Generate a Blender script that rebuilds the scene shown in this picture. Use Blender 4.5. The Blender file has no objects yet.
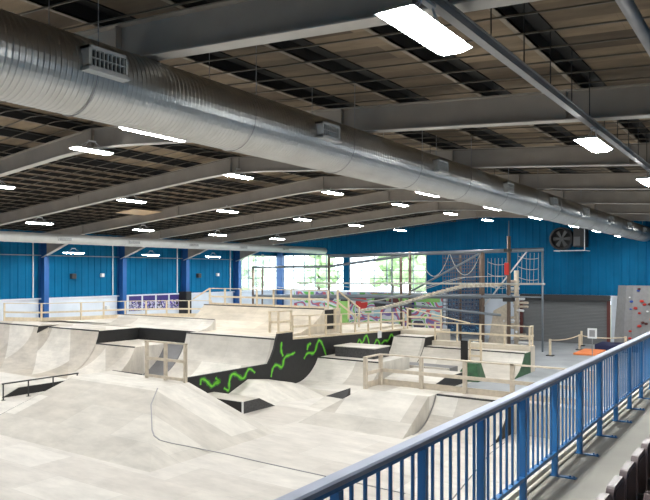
import bpy, bmesh, math, random
from mathutils import Vector, Matrix
random.seed(7)
SC = bpy.context.scene
COL = SC.collection

# ---------------------------------------------------------------- camera, world, exposure
cam_d = bpy.data.cameras.new('camera'); cam = bpy.data.objects.new('camera', cam_d); COL.objects.link(cam)
cam.location = (0, 0, 5.0); cam.rotation_euler = (math.radians(90), 0, math.radians(34.4976))
cam_d.sensor_width = 36; cam_d.lens = 665 / 650 * 36; cam_d.shift_y = 22 / 650; cam_d.clip_end = 400; cam_d.clip_start = .05
SC.camera = cam
SC.view_settings.view_transform = 'Standard'; SC.view_settings.look = 'None'
SC.view_settings.gamma = 1; SC.view_settings.use_curve_mapping = False
SC.view_settings.exposure = .92
W = bpy.data.worlds.new('world'); SC.world = W; W.use_nodes = True
bg = W.node_tree.nodes['Background']; bg.inputs[0].default_value = (.86, .93, 1, 1); bg.inputs[1].default_value = 3.8
LAMP = 80.0      # radiance of the strip-light diffusers

# ---------------------------------------------------------------- materials
def new_mat(name):
    m = bpy.data.materials.new(name); m.use_nodes = True
    return m, m.node_tree, m.node_tree.nodes['Principled BSDF']
def plain(name, col, rough=.6, metal=0., noise=.12, scale=3., emit=None, es=0, bump=0., stretch=(1, 1, 1)):
    m, nt, b = new_mat(name)
    b.inputs['Roughness'].default_value = rough; b.inputs['Metallic'].default_value = metal
    tc = nt.nodes.new('ShaderNodeTexCoord'); mp = nt.nodes.new('ShaderNodeMapping'); mp.inputs['Scale'].default_value = stretch
    nz = nt.nodes.new('ShaderNodeTexNoise'); nz.inputs['Scale'].default_value = scale; nz.inputs['Detail'].default_value = 5
    nt.links.new(tc.outputs['Object'], mp.inputs[0]); nt.links.new(mp.outputs[0], nz.inputs['Vector'])
    mx = nt.nodes.new('ShaderNodeMix'); mx.data_type = 'RGBA'
    mx.inputs[6].default_value = tuple(c * (1 - noise * 1.6) for c in col) + (1,)
    mx.inputs[7].default_value = tuple(min(1, c * (1 + noise * 1.6)) for c in col) + (1,)
    nt.links.new(nz.outputs['Fac'], mx.inputs[0]); nt.links.new(mx.outputs[2], b.inputs['Base Color'])
    if bump:
        bp = nt.nodes.new('ShaderNodeBump'); bp.inputs['Strength'].default_value = bump; bp.inputs['Distance'].default_value = .02
        nt.links.new(nz.outputs['Fac'], bp.inputs['Height']); nt.links.new(bp.outputs[0], b.inputs['Normal'])
    if emit:
        b.inputs['Emission Color'].default_value = emit + (1,); b.inputs['Emission Strength'].default_value = es
    return m
def plywood(name, c1, c2, sheet=(2.44, 1.22), rot=0., rough=.5, dirt=.25):
    """skate-ramp sheeting: sheets of slightly different tone, seams, scuffs"""
    m, nt, b = new_mat(name); N = nt.nodes; L = nt.links
    b.inputs['Roughness'].default_value = rough
    g = N.new('ShaderNodeNewGeometry'); mp = N.new('ShaderNodeMapping'); mp.inputs['Rotation'].default_value = (0, 0, rot)
    L.new(g.outputs['Position'], mp.inputs[0])
    br = N.new('ShaderNodeTexBrick'); br.inputs['Scale'].default_value = 1; br.offset = .5
    br.inputs['Brick Width'].default_value = sheet[0]; br.inputs['Row Height'].default_value = sheet[1]
    br.inputs['Mortar Size'].default_value = .006; br.inputs['Mortar Smooth'].default_value = .3; br.inputs['Bias'].default_value = 0
    br.inputs['Color1'].default_value = c1 + (1,); br.inputs['Color2'].default_value = c2 + (1,)
    br.inputs['Mortar'].default_value = tuple(c * .72 for c in c1) + (1,)
    L.new(mp.outputs[0], br.inputs['Vector'])
    n1 = N.new('ShaderNodeTexNoise'); n1.inputs['Scale'].default_value = .9; n1.inputs['Detail'].default_value = 8; n1.inputs['Roughness'].default_value = .65
    m2 = N.new('ShaderNodeMapping'); m2.inputs['Scale'].default_value = (1, 2.6, 1); m2.inputs['Rotation'].default_value = (0, 0, .5)
    L.new(g.outputs['Position'], m2.inputs[0]); L.new(m2.outputs[0], n1.inputs['Vector'])
    rp = N.new('ShaderNodeMapRange'); rp.inputs[1].default_value = .3; rp.inputs[2].default_value = .72
    rp.inputs[3].default_value = 1 - dirt; rp.inputs[4].default_value = 1.08
    L.new(n1.outputs['Fac'], rp.inputs[0])
    mx = N.new('ShaderNodeMix'); mx.data_type = 'RGBA'; mx.blend_type = 'MULTIPLY'; mx.inputs[0].default_value = 1
    L.new(br.outputs['Color'], mx.inputs[6]); L.new(rp.outputs[0], mx.inputs[7])
    L.new(mx.outputs[2], b.inputs['Base Color'])
    return m
M = {}
M['ply'] = plywood('plywood_sheeting', (.75, .72, .66), (.53, .49, .43))
M['ply_tan'] = plywood('tan_plywood', (.70, .63, .52), (.60, .53, .43), dirt=.22)
M['floor'] = plywood('floor_sheeting', (.74, .71, .66), (.60, .56, .51), rot=.0, dirt=.2)
M['ply_grey'] = plywood('grey_painted_ply', (.20, .20, .21), (.17, .17, .18))
M['pine'] = plain('pine_timber', (.66, .56, .41), .6, noise=.15, scale=6)
M['pine_grey'] = plain('worn_timber', (.55, .48, .385), .7, noise=.2, scale=6)
M['black'] = plain('black_painted_board', (.012, .012, .013), .55, noise=.3, scale=5)
M['darkscuff'] = plain('scuffed_black_board', (.06, .06, .062), .6, noise=.55, scale=14)
M['green'] = plain('lime_spray_paint', (.16, .62, .03), .5, noise=.25, scale=5)
M['greend'] = plain('dark_green_spray_paint', (.035, .17, .02), .5, noise=.4, scale=4)
M['greenpale'] = plain('pale_lime_paint', (.22, .45, .12), .6, noise=.4, scale=1)
M['ply_bowl'] = plywood('bowl_sheeting', (.80, .76, .69), (.52, .46, .38), sheet=(2.6, 1.7), rot=.65, dirt=.3)
M['greenwall'] = plain('green_black_spray', (.02, .085, .03), .5, noise=.6, scale=4)
M['steel_beam'] = plain('grey_beam_paint', (.38, .34, .295), .55, noise=.15, scale=1.5)
M['flange'] = plain('pale_flange', (.50, .48, .45), .5, noise=.15, scale=1.5)  # bottom flanges set to a paler grey than web and top flange
M['blue_cladding'] = plain('blue_cladding_paint', (.0005, .118, .262), .7, noise=.18, scale=.8)
M['blue_cladding'].node_tree.nodes['Principled BSDF'].inputs['Specular IOR Level'].default_value = .15
M['blue_column'] = plain('blue_column_paint', (.012, .085, .28), .4, noise=.12, scale=1.5)
M['blue_rail'] = plain('blue_railing_paint', (.035, .19, .47), .35, noise=.08, scale=3)
M['pale_top'] = plain('worn_rail_paint', (.36, .40, .52), .5, noise=.1, scale=4)
M['whitewall'] = plain('white_block_paint', (.60, .66, .74), .6, noise=.12, scale=.9)
M['board'] = plywood('roof_insulation_board', (.34, .255, .165), (.10, .07, .045), sheet=(1.8, .72), rough=.85, dirt=.45)
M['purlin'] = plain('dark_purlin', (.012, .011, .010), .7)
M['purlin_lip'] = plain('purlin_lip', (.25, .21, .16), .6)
M['rod'] = plain('pale_rod', (.10, .085, .065), .5)
M['galv'] = plain('galvanised_steel', (.50, .505, .50), .34, 1.0, noise=.10, scale=2.0)
M['galvpale'] = plain('pale_duct_steel', (.55, .57, .57), .45, .4, noise=.08, scale=2.0)
M['dark'] = plain('dark_metal', (.03, .03, .032), .5)
M['fanplate'] = plain('fan_plate', (.12, .125, .13), .5)
M['conduit'] = plain('conduit_paint', (.30, .30, .31), .45, .2)
M['white'] = plain('white_paint', (.75, .76, .77), .45, noise=.04)
M['housing'] = plain('light_housing', (.42, .50, .52), .3, .1, noise=.05)
M['lamp'] = plain('lit_diffuser', (.9, .9, .9), .5, emit=(1.0, 1.0, .97), es=LAMP)
M['concrete'] = plain('balcony_concrete', (.33, .32, .285), .75, noise=.16, scale=1.3, bump=.2)
M['fconcrete'] = plain('hall_concrete', (.30, .32, .34), .7, noise=.22, scale=.7)
M['kerb'] = plain('pale_kerb', (.62, .58, .50), .6)
M['seat_front'] = plain('brown_seat_plastic', (.040, .022, .020), .4, noise=.1)
M['seat_back'] = plain('mauve_seat_plastic', (.14, .105, .11), .38, noise=.1)
M['shutter'] = plain('shutter_grey', (.15, .158, .163), .6, .0, noise=.12, scale=2, stretch=(.3, .3, 6))
M['maroon'] = plain('maroon_steel', (.10, .025, .022), .5)
M['climb'] = plain('climbing_wall_grey', (.27, .27, .275), .7, noise=.12, scale=5)
M['red'] = plain('red_plastic', (.55, .03, .02), .4); M['bluep'] = plain('blue_plastic', (.02, .07, .35), .4)
M['orange'] = plain('orange_mat', (.80, .24, .08), .6); M['navy'] = plain('navy_mat', (.01, .015, .07), .6)
M['grate'] = plain('grille_dark', (.02, .02, .022), .5)
M['steelrope'] = plain('course_steel', (.20, .23, .26), .45, .3)
M['brownpost'] = plain('rusty_brown_post', (.15, .105, .08), .6, noise=.3)
M['purple'] = plain('purple_fabric', (.03, .02, .15), .7); M['rope'] = plain('pale_rope', (.5, .5, .46), .8)
M['aqua'] = plain('teal_paint', (.03, .22, .30), .6, noise=.3)
M['bark'] = plain('bark', (.12, .09, .06), .9); M['leaf'] = plain('foliage', (.42, .52, .30), .8, noise=.4, scale=3)
M['lawn'] = plain('outdoor_ground', (.30, .34, .22), .9, noise=.2)
def glass():
    m, nt, b = new_mat('window_glass')
    t = nt.nodes.new('ShaderNodeBsdfTransparent'); t.inputs[0].default_value = (.93, .97, .97, 1)
    g = nt.nodes.new('ShaderNodeBsdfGlossy'); g.inputs['Roughness'].default_value = .03
    mx = nt.nodes.new('ShaderNodeMixShader'); mx.inputs[0].default_value = .07
    nt.links.new(t.outputs[0], mx.inputs[1]); nt.links.new(g.outputs[0], mx.inputs[2])
    nt.links.new(mx.outputs[0], nt.nodes['Material Output'].inputs[0]); return m
M['glass'] = glass()
def mural_mat(name, cols, scale, seed):
    m, nt, b = new_mat(name); N = nt.nodes; L = nt.links
    g = N.new('ShaderNodeNewGeometry'); nz = N.new('ShaderNodeTexNoise'); nz.inputs['Scale'].default_value = scale; nz.inputs['Distortion'].default_value = .8; nz.inputs['Detail'].default_value = 1
    mp = N.new('ShaderNodeMapping'); mp.inputs['Location'].default_value = (seed, seed * 2, seed * 3); mp.inputs['Scale'].default_value = (1, 1, 1.4)
    L.new(g.outputs['Position'], mp.inputs[0]); L.new(mp.outputs[0], nz.inputs['Vector'])
    cr = N.new('ShaderNodeValToRGB'); cr.color_ramp.interpolation = 'CONSTANT'
    e = cr.color_ramp.elements; n = len(cols)
    for i, c in enumerate(cols):
        p = .30 + .40 * i / n
        el = e[i] if i < 2 else e.new(p)
        el.position = p if i else 0
        el.color = c + (1,)
    L.new(nz.outputs['Fac'], cr.inputs[0]); L.new(cr.outputs[0], b.inputs['Base Color']); b.inputs['Roughness'].default_value = .6
    return m
M['mural'] = mural_mat('spray_mural', [(.05, .05, .09), (.5, .52, .6), (.13, .5, .08), (.6, .6, .65), (.20, .14, .35), (.55, .12, .14), (.35, .55, .62), (.62, .64, .7), (.12, .4, .1)], .55, 3.3)
M['mural_blue'] = mural_mat('blue_mural', [(.01, .03, .09), (.02, .10, .24), (.01, .015, .04), (.05, .2, .36), (.01, .05, .14), (.18, .28, .38)], 3.5, 8.1)
M['banner'] = mural_mat('banner_print', [(.05, .05, .08), (.09, .05, .34), (.45, .45, .55), (.03, .03, .05), (.12, .10, .38), (.5, .5, .6)], 2.2, 5.2)
M['net'] = plain('cargo_net', (.10, .11, .15), .8)

# ---------------------------------------------------------------- mesh helpers
def BM(): return bmesh.new()
def box(bm, x0, x1, y0, y1, z0, z1, mi=0):
    v = [bm.verts.new(p) for p in ((x0,y0,z0),(x1,y0,z0),(x1,y1,z0),(x0,y1,z0),(x0,y0,z1),(x1,y0,z1),(x1,y1,z1),(x0,y1,z1))]
    for f in ((0,3,2,1),(4,5,6,7),(0,1,5,4),(1,2,6,5),(2,3,7,6),(3,0,4,7)):
        bm.faces.new([v[i] for i in f]).material_index = mi
def hull(bm, pts, faces, mi=0):
    v = [bm.verts.new(p) for p in pts]
    for f in faces: bm.faces.new([v[i] for i in f]).material_index = mi
def hexa(bm, low, top, mi=0):
    """solid between a lower and an upper polygon of equal vertex count"""
    n = len(low); v = [bm.verts.new(p) for p in low]; w = [bm.verts.new(p) for p in top]
    bm.faces.new(v[::-1]).material_index = mi; bm.faces.new(w).material_index = mi
    for i in range(n): bm.faces.new((v[i], v[(i+1)%n], w[(i+1)%n], w[i])).material_index = mi
def prism(bm, poly, axis, a, b, mi=0):
    """poly: 2D points; axis 'x' -> poly is (y,z); 'y' -> (x,z); 'z' -> (x,y)"""
    def P(p, t):
        return {'x': (t, p[0], p[1]), 'y': (p[0], t, p[1]), 'z': (p[0], p[1], t)}[axis]
    hexa(bm, [P(p, a) for p in poly], [P(p, b) for p in poly], mi)
def bar(bm, p, q, w, h=None, mi=0):
    """rectangular bar from p to q, width w, height h"""
    h = h or w; p = Vector(p); q = Vector(q); d = (q - p).normalized()
    u = Vector((0, 0, 1)) if abs(d.z) < .95 else Vector((0, 1, 0))
    s = d.cross(u).normalized(); u = s.cross(d)
    o = [s*w/2+u*h/2, -s*w/2+u*h/2, -s*w/2-u*h/2, s*w/2-u*h/2]
    hexa(bm, [p+k for k in o], [q+k for k in o], mi)
def tube(bm, pts, r, n=8, mi=0, cap=True):
    pts = [Vector(p) for p in pts]; rings = []
    for i, p in enumerate(pts):
        d = (pts[min(i+1, len(pts)-1)] - pts[max(i-1, 0)]).normalized()
        u = Vector((0, 0, 1)) if abs(d.z) < .9 else Vector((1, 0, 0))
        s = d.cross(u).normalized(); u = s.cross(d); rr = r[i] if isinstance(r, (list, tuple)) else r
        rings.append([bm.verts.new(p + (s*math.cos(a) + u*math.sin(a))*rr) for a in [2*math.pi*k/n for k in range(n)]])
    for a, b in zip(rings, rings[1:]):
        for k in range(n):
            f = bm.faces.new((a[k], a[(k+1)%n], b[(k+1)%n], b[k])); f.material_index = mi; f.smooth = n > 6
    if cap: bm.faces.new(rings[0][::-1]).material_index = mi; bm.faces.new(rings[-1]).material_index = mi
def obj(name, bm, mats, parent=None, bevel=0, loc=None):
    me = bpy.data.meshes.new(name); bmesh.ops.recalc_face_normals(bm, faces=bm.faces[:]); bm.to_mesh(me); bm.free()
    for m in (mats if isinstance(mats, (list, tuple)) else [mats]): me.materials.append(M[m] if isinstance(m, str) else m)
    o = bpy.data.objects.new(name, me); COL.objects.link(o)
    if parent is not None:
        o.parent = parent
        if parent.location.length > 0 and loc is None: o.matrix_parent_inverse = Matrix.Translation(-parent.location)
    if loc is not None: o.location = loc
    if bevel:
        b = o.modifiers.new('bevel', 'BEVEL'); b.width = bevel; b.segments = 2; b.limit_method = 'ANGLE'
    return o
def tag(o, label, cat, group=None, kind=None):
    o['label'] = label; o['category'] = cat
    if group: o['group'] = group
    if kind: o['kind'] = kind
    return o
def thing(name, label, cat, loc=(0, 0, 0), group=None):
    o = bpy.data.objects.new(name, None); COL.objects.link(o); o.location = loc; o.empty_display_size = .2
    return tag(o, label, cat, group)
def struct(name, bm, mats, label=None, parent=None, **k):
    o = obj(name, bm, mats, parent, **k)
    if parent is None:
        o['kind'] = 'structure'
        if label: o['label'] = label; o['category'] = name.split('_')[0]
    return o
def copy_tree(o, parent=None):
    c = o.copy(); COL.objects.link(c)
    if parent is not None: c.parent = parent
    for ch in list(o.children): copy_tree(ch, c)
    return c

# ---------------------------------------------------------------- the hall shell
XL, XR, YN, YG = -38.5, 3.8, -5.0, 48.4
RX = -16.8
def under(x): return 8.72 - (.085 if x < RX else .072)*abs(x - RX)      # underside of the rafters
def roofz(x): return under(x) + .52               # top of the rafters
# floor
bm = BM(); box(bm, XL-.3, -11.6, YN, 35.2, -.2, 0); box(bm, -11.6, -1.9, YN, 21.2, -.2, 0)
struct('floor', bm, 'floor', 'pale plywood sheeted arena floor between the ramps')
bm = BM(); box(bm, XL-.3, -1.9, 35.2, YG+.3, -.2, 0); box(bm, -11.6, -1.9, 21.2, 35.2, -.2, 0)
struct('floor_far', bm, 'fconcrete', 'grey concrete floor in front of the roller shutter')
# cladding with trapezoid ribs; axis 'y' runs along Y on a wall of constant X, 'x' runs along X on the gable
def clad(bm, axis, a0, a1, base, nrm, z0, z1f, pitch=.5, depth=.04, mi=0):
    pts = []; a = a0
    while a < a1 - 1e-6:
        for da, dd in ((0, 0), (.34, 0), (.37, depth), (.47, depth), (.5, 0)):
            if a + da*pitch/.5 <= a1: pts.append((a + da*pitch/.5, base + nrm*dd))
        a += pitch
    pts.append((a1, base))
    lo, hi = [], []
    for t, n in pts:
        if axis == 'y': lo.append(bm.verts.new((n, t, z0))); hi.append(bm.verts.new((n, t, z1f(t))))
        else: lo.append(bm.verts.new((t, n, z0))); hi.append(bm.verts.new((t, n, z1f(t))))
    for i in range(len(lo)-1):
        bm.faces.new((lo[i], lo[i+1], hi[i+1], hi[i])).material_index = mi
ztopL = lambda t: roofz(XL) + .2
bm = BM()
clad(bm, 'y', YN, 42.3, XL, 1, 3.3, ztopL)
clad(bm, 'y', 42.3, YG, XL, 1, 6.5, ztopL)
box(bm, XL-.3, XL-.02, YN, 42.3, 3.3, 7.9); box(bm, XL-.3, XL-.02, 42.3, YG+.3, 6.5, 7.9)
wl = struct('wall_left', bm, 'blue_cladding', 'blue ribbed metal cladding along the far left side wall')
bm = BM(); box(bm, XL-.3, XL+.06, YN, YG, 0, 3.28); box(bm, XL-.3, XL+.14, YN, YG, 3.28, 3.36)
obj('block_wall', bm, 'whitewall', wl)
bm = BM()
ztopG = lambda t: roofz(t) + .2
clad(bm, 'x', XL, -38.0, YG, -1, 3.35, ztopG)
clad(bm, 'x', -38.0, -23.4, YG, -1, 6.55, ztopG)
clad(bm, 'x', -23.4, XR, YG, -1, 3.4, ztopG)
def gpoly(x0, x1, z0): return [(x0, z0), (x1, z0), (x1, ztopG(x1)), (x0, ztopG(x0))] if not (x0 < RX < x1) else [(x0, z0), (x1, z0), (x1, ztopG(x1)), (RX, ztopG(RX)), (x0, ztopG(x0))]
prism(bm, gpoly(-38.0, -23.4, 6.5), 'y', YG+.02, YG+.3); prism(bm, gpoly(-23.4, XR, 3.3), 'y', YG+.02, YG+.3)
prism(bm, gpoly(XL, -38.0, 3.3), 'y', YG+.02, YG+.3)
wg = struct('wall_gable', bm, 'blue_cladding', 'blue ribbed cladding of the end wall above windows and shutter')
bm = BM(); box(bm, XL, -15.75, YG-.06, YG+.3, 0, 3.35); box(bm, -9.6, XR, YG-.06, YG+.3, 0, 3.38); box(bm, -15.75, -9.6, YG-.02, YG+.3, 3.2, 3.4)
obj('block_wall', bm, 'whitewall', wg)
bm = BM(); box(bm, XR, XR+.3, YN, YG+.3, 0, 8.2); struct('wall_right', bm, 'blue_cladding', 'side wall behind the balcony seats')
bm = BM(); prism(bm, [(XL, 0), (XR, 0), (XR, roofz(XR)+.2), (RX, roofz(RX)+.2), (XL, roofz(XL)+.2)], 'y', YN-.3, YN); struct('wall_near', bm, 'blue_cladding', 'end wall behind the camera')
# ceiling
bm = BM()
T = .24
prism(bm, [(XL-.4, roofz(XL-.4)+T), (RX, roofz(RX)+T), (XR+.4, roofz(XR+.4)+T), (XR+.4, roofz(XR+.4)+T+.1), (RX, roofz(RX)+T+.1), (XL-.4, roofz(XL-.4)+T+.1)], 'y', YN-.3, YG+.3)
ceil = struct('ceiling', bm, 'board', 'brown insulation board roof lining in long strips between dark purlins')
x = XL + .5; px = []
while x < XR:
    bm = BM(); z = roofz(x); hh = .25 if x > -21.2 else .15; z += .25 - hh
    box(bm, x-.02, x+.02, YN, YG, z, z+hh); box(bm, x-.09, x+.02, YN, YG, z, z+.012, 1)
    if x > -21.2: box(bm, x-.02, x+.22, YN, YG, z+.2, z+.236)
    obj('purlin', bm, ['purlin', 'purlin_lip'], ceil); px.append(x); x += 1.8 if x > -21.2 else .9
y = 1.0
while y < YG:
    bm = BM()
    for a, b in ((XL, RX), (RX, XR)): bar(bm, (a, y, roofz(a)-.02), (b, y, roofz(b)-.02), .022, .022)
    obj('support_rod', bm, 'rod', ceil); y += .72
bm = BM(); a, b = -28.4, -27.0
hexa(bm, [(a, 22.2, roofz(a)-.2), (b, 22.2, roofz(b)-.2), (b, 24.1, roofz(b)-.2), (a, 24.1, roofz(a)-.2)], [(a, 22.2, roofz(a)-.18), (b, 22.2, roofz(b)-.18), (b, 24.1, roofz(b)-.18), (a, 24.1, roofz(a)-.18)])
o = obj('replacement_panel', bm, plain('new_board', (.6, .44, .28)), ceil); o['label'] = 'fresh pale tan board'
# portal frames
FY = [6.36, 12.36, 18.36, 24.36, 30.34, 36.33, 42.3]
nth = ['nearest', 'second nearest', 'third nearest', 'fourth nearest', 'fifth nearest', 'second furthest', 'furthest']
for y, w in zip(FY, nth):
    t = thing('portal_frame', 'grey steel roof frame with pitched rafters, %s to the camera' % w if 'fur' not in w else 'grey steel roof frame with pitched rafters, %s from the camera' % w, 'roof frame', (RX, y, 0), 'steel roof frames across the hall')
    bm = BM()
    ch = 4.1
    def und(x):   # underside with haunches at eave and ridge
        u = under(x); e = x - (XL+.3); r = abs(x - RX)
        if e < ch: u = min(u, 5.92 + .33*e)
        if r < 1.6: u -= .05*(1 - r/1.6)
        return u
    xs = [XL+.3, XL+.3+ch, RX-1.6, RX, RX+1.6, XR]
    poly = [(x, und(x)) for x in xs] + [(XR, roofz(XR)), (RX, roofz(RX)), (XL+.3, roofz(XL+.3))]
    prism(bm, poly, 'y', y-.008, y+.008)
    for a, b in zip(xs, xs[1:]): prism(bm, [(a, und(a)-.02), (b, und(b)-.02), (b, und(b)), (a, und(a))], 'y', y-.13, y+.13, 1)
    for a, b in ((XL+.3, RX), (RX, XR)): prism(bm, [(a, roofz(a)-.02), (b, roofz(b)-.02), (b, roofz(b)), (a, roofz(a))], 'y', y-.13, y+.13)
    for x in (RX, XL+.3+ch, -26, -8, -3.2):     # stiffeners
        box(bm, x-.01, x+.01, y-.11, y+.11, und(x), roofz(x))
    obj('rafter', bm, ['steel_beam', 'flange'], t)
    bm = BM()
    box(bm, XL+.08, XL+.70, y-.012, y+.012, 0, roofz(XL+.3)); box(bm, XL+.66, XL+.69, y-.16, y+.16, 0, 5.95); box(bm, XL+.07, XL+.10, y-.16, y+.16, 0, roofz(XL))
    obj('column', bm, 'blue_column', t)
    bm = BM()
    tube(bm, [(XL+.10, y-.55, 3.4), (XL+.10, y-.55, 7.2)], .035, 6)
    if 'near' not in w or y > 20: obj('downpipe', bm, 'white', t)
    else: bm.free()
bm = BM(); box(bm, -38.4, -37.8, 48.02, 48.3, 0, 7.9); struct('trim_column', bm, 'blue_column')
bm = BM(); tube(bm, [(XL+.12, 1, 6.05), (XL+.12, 42, 6.05)], .03, 6); o = obj('wall_conduit', bm, 'conduit'); tag(o, 'thin horizontal conduit running along the upper left blue wall', 'conduit')

# windows: gable strip and the last bay of the left wall
def window(name, axis, a0, a1, base, z0, z1, cols, rows, label, thick=()):
    t = bpy.data.objects.new(name, None); COL.objects.link(t); t['kind'] = 'structure'; t['label'] = label; t['category'] = 'window'
    t.location = (base, (a0+a1)/2, z0) if axis == 'y' else ((a0+a1)/2, base, z0)
    def bx(bm, a, b, c, d, e=0, f=.1):
        if axis == 'y': box(bm, base-f, base+e, a, b, c, d)
        else: box(bm, a, b, base-e, base+f, c, d)
    bm = BM()
    bx(bm, a0, a1, z0, z0+.07, .04); bx(bm, a0, a1, z1-.07, z1, .04); bx(bm, a0, a0+.07, z0, z1, .04); bx(bm, a1-.07, a1, z0, z1, .04)
    obj('window_frame', bm, 'conduit', t)
    bm = BM()
    for i in range(1, cols): a = a0 + (a1-a0)*i/cols; bx(bm, a-.03, a+.03, z0, z1, .0)
    for j in rows: bx(bm, a0, a1, j-.03, j+.03, .0)
    obj('glazing_bars', bm, 'steelrope', t)
    for c, d in thick:
        bm = BM(); bx(bm, c, d, z0, z1, .08); obj('blue_mullion', bm, 'blue_cladding', t)
    bm = BM(); bx(bm, a0, a1, z0, z1, -.05, .056); obj('pane', bm, 'glass', t)
window('window_1', 'x', -38.0, -23.4, YG, 3.38, 6.55, 12, (4.45, 5.1), 'wide strip of tall windows in the end wall', ((-31.3, -30.75),))
window('window_2', 'y', 42.3, 48.2, XL, 3.38, 6.5, 6, (4.45, 5.1), 'glazed last bay of the left side wall')

# roller shutter
t = thing('roller_shutter', 'wide grey closed roller shutter in the blue end wall', 'shutter', (-12.7, YG, 0))
bm = BM(); z = .05
while z < 3.05:
    prism(bm, [(YG-.03, z), (YG-.045, z+.015), (YG-.045, z+.08), (YG-.03, z+.095)], 'x', -15.6, -9.75); z += .1
box(bm, -15.65, -9.7, YG-.03, YG-.01, 0, 3.3); obj('curtain', bm, 'shutter', t)
bm = BM(); box(bm, -15.75, -9.6, YG-.35, YG-.08, 3.02, 3.4); obj('head_box', bm, 'dark', t)
for x in (-15.72, -9.72):
    bm = BM(); box(bm, x-.11, x+.11, YG-.22, YG-.07, 0, 3.3); obj('jamb', bm, 'maroon', t)

# extractor fan unit
t = thing('extractor_fan', 'black round wall fan with grey box on the blue end wall', 'fan', (-12.0, 47.2, 6.5))
bm = BM(); n = 28; cx, cz = -12.55, 7.3
a = [bm.verts.new((cx+.78*math.cos(2*math.pi*k/n), 46.9, cz+.78*math.sin(2*math.pi*k/n))) for k in range(n)]
b = [bm.verts.new((cx+.66*math.cos(2*math.pi*k/n), 46.86, cz+.66*math.sin(2*math.pi*k/n))) for k in range(n)]
c = [bm.verts.new((cx+.62*math.cos(2*math.pi*k/n), 47.4, cz+.62*math.sin(2*math.pi*k/n))) for k in range(n)]
d = [bm.verts.new((cx+.78*math.cos(2*math.pi*k/n), 47.7, cz+.78*math.sin(2*math.pi*k/n))) for k in range(n)]
for r, s in ((a, b), (b, c), (a, d)):
    for k in range(n): bm.faces.new((r[k], r[(k+1)%n], s[(k+1)%n], s[k]))
bm.faces.new(c); bm.faces.new(d)
obj('cowl', bm, 'dark', t)
bm = BM()
for k in range(6):
    th = k*math.pi/3; dx, dz = math.cos(th), math.sin(th)
    p = Vector((cx, 47.1, cz)); u = Vector((dx, 0, dz)); s = Vector((-dz, .35, dx))
    hexa(bm, [p+u*.1-s*.06, p+u*.1+s*.06, p+u*.58+s*.13, p+u*.58-s*.13], [q+Vector((0, .02, 0)) for q in (p+u*.1-s*.06, p+u*.1+s*.06, p+u*.58+s*.13, p+u*.58-s*.13)])
tube(bm, [(cx, 46.98, cz), (cx, 47.2, cz)], .12, 12)
obj('blades', bm, 'fanplate', t)
bm = BM(); box(bm, -11.75, -11.05, 47.0, 48.3, 6.72, 8.0); obj('motor_box', bm, 'dark', t, bevel=.03)
bm = BM(); box(bm, -11.72, -11.3, 46.96, 47.0, 6.8, 7.4); obj('side_plate', bm, 'fanplate', t)
bm = BM(); bar(bm, (-13.0, 46.9, 6.46), (-10.95, 46.9, 6.46), .06); bar(bm, (-10.98, 46.9, 6.46), (-10.98, 46.9, 8.0), .05)
bar(bm, (-13.0, 46.9, 6.46), (-13.0, 48.35, 6.46), .05); bar(bm, (-10.98, 46.9, 6.46), (-10.98, 48.35, 6.46), .05); obj('bracket', bm, 'white', t)

# ---------------------------------------------------------------- ducts
def duct(name, x, z, r, y0, y1, pitch, amp, mat, label, segs=40):
    t = thing(name, label, 'duct', (x, y0, z))
    bm = BM(); rings = []; y = y0
    while y < y1:
        for dy, rr in ((0, r), (.62*pitch, r), (.78*pitch, r+amp), (.88*pitch, r+amp)):
            rings.append([bm.verts.new((x+rr*math.cos(2*math.pi*k/segs), y+dy+.0, z+rr*math.sin(2*math.pi*k/segs))) for k in range(segs)])
        y += pitch
    for a, b in zip(rings, rings[1:]):
        for k in range(segs): f = bm.faces.new((a[k], a[(k+1)%segs], b[(k+1)%segs], b[k])); f.smooth = False
    bm.faces.new(rings[0]); bm.faces.new(rings[-1])
    obj('spiral_tube', bm, mat, t)
    return t
dk = duct('ventilation_duct', -7.5, 7.52, .5, -4.5, 48.2, .075, .008, 'galv', 'large round spiral galvanised duct hanging under the right roof slope')
y = .33; i = 0
while y < 46:                                        # outlet grilles on the +X side
    
    bm = BM(); x0, x1 = -7.18, -6.88
    box(bm, x0, x1, y-.29, y+.29, 7.47, 7.51); box(bm, x0, x1, y-.29, y+.29, 7.71, 7.75); box(bm, x0, x1, y-.29, y-.26, 7.47, 7.75); box(bm, x0, x1, y+.26, y+.29, 7.47, 7.75)
    g = obj('outlet_grille', bm, 'galvpale', dk)
    bm = BM(); box(bm, x0, x1-.06, y-.26, y+.26, 7.51, 7.71); v = obj('vent_opening', bm, 'grate', g)
    bm = BM()
    for k in range(9): yy = y-.24+.06*k; box(bm, x1-.05, x1-.01, yy-.006, yy+.006, 7.51, 7.71)
    box(bm, x1-.05, x1-.01, y-.26, y+.26, 7.605, 7.615)
    obj('louvre', bm, 'galvpale', g)
    bm = BM(); box(bm, x0+.1, x1+.03, y-.31, y+.31, 7.44, 7.475); obj('lower_lip', bm, 'galvpale', g)
    y += 4.95; i += 1
y = 2.2
while y < 47:
    bm = BM(); tube(bm, [(-8.02, y, 7.5), (-8.02, y, 8.98)], .008, 4); tube(bm, [(-6.98, y, 7.5), (-6.98, y, 8.9)], .008, 4)
    bm2 = []
    pts = [(-7.5+.515*math.cos(a), y, 7.52+.515*math.sin(a)) for a in [math.pi + math.pi*k/16 for k in range(17)]]
    tube(bm, pts, .008, 4); obj('hanger', bm, 'conduit', dk); y += 3.0
d2 = duct('ventilation_duct', -33.0, 6.84, .27, -4.5, 48.0, .5, .006, 'galvpale', 'slim pale round duct running along the eave by the left wall', 24)
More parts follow.
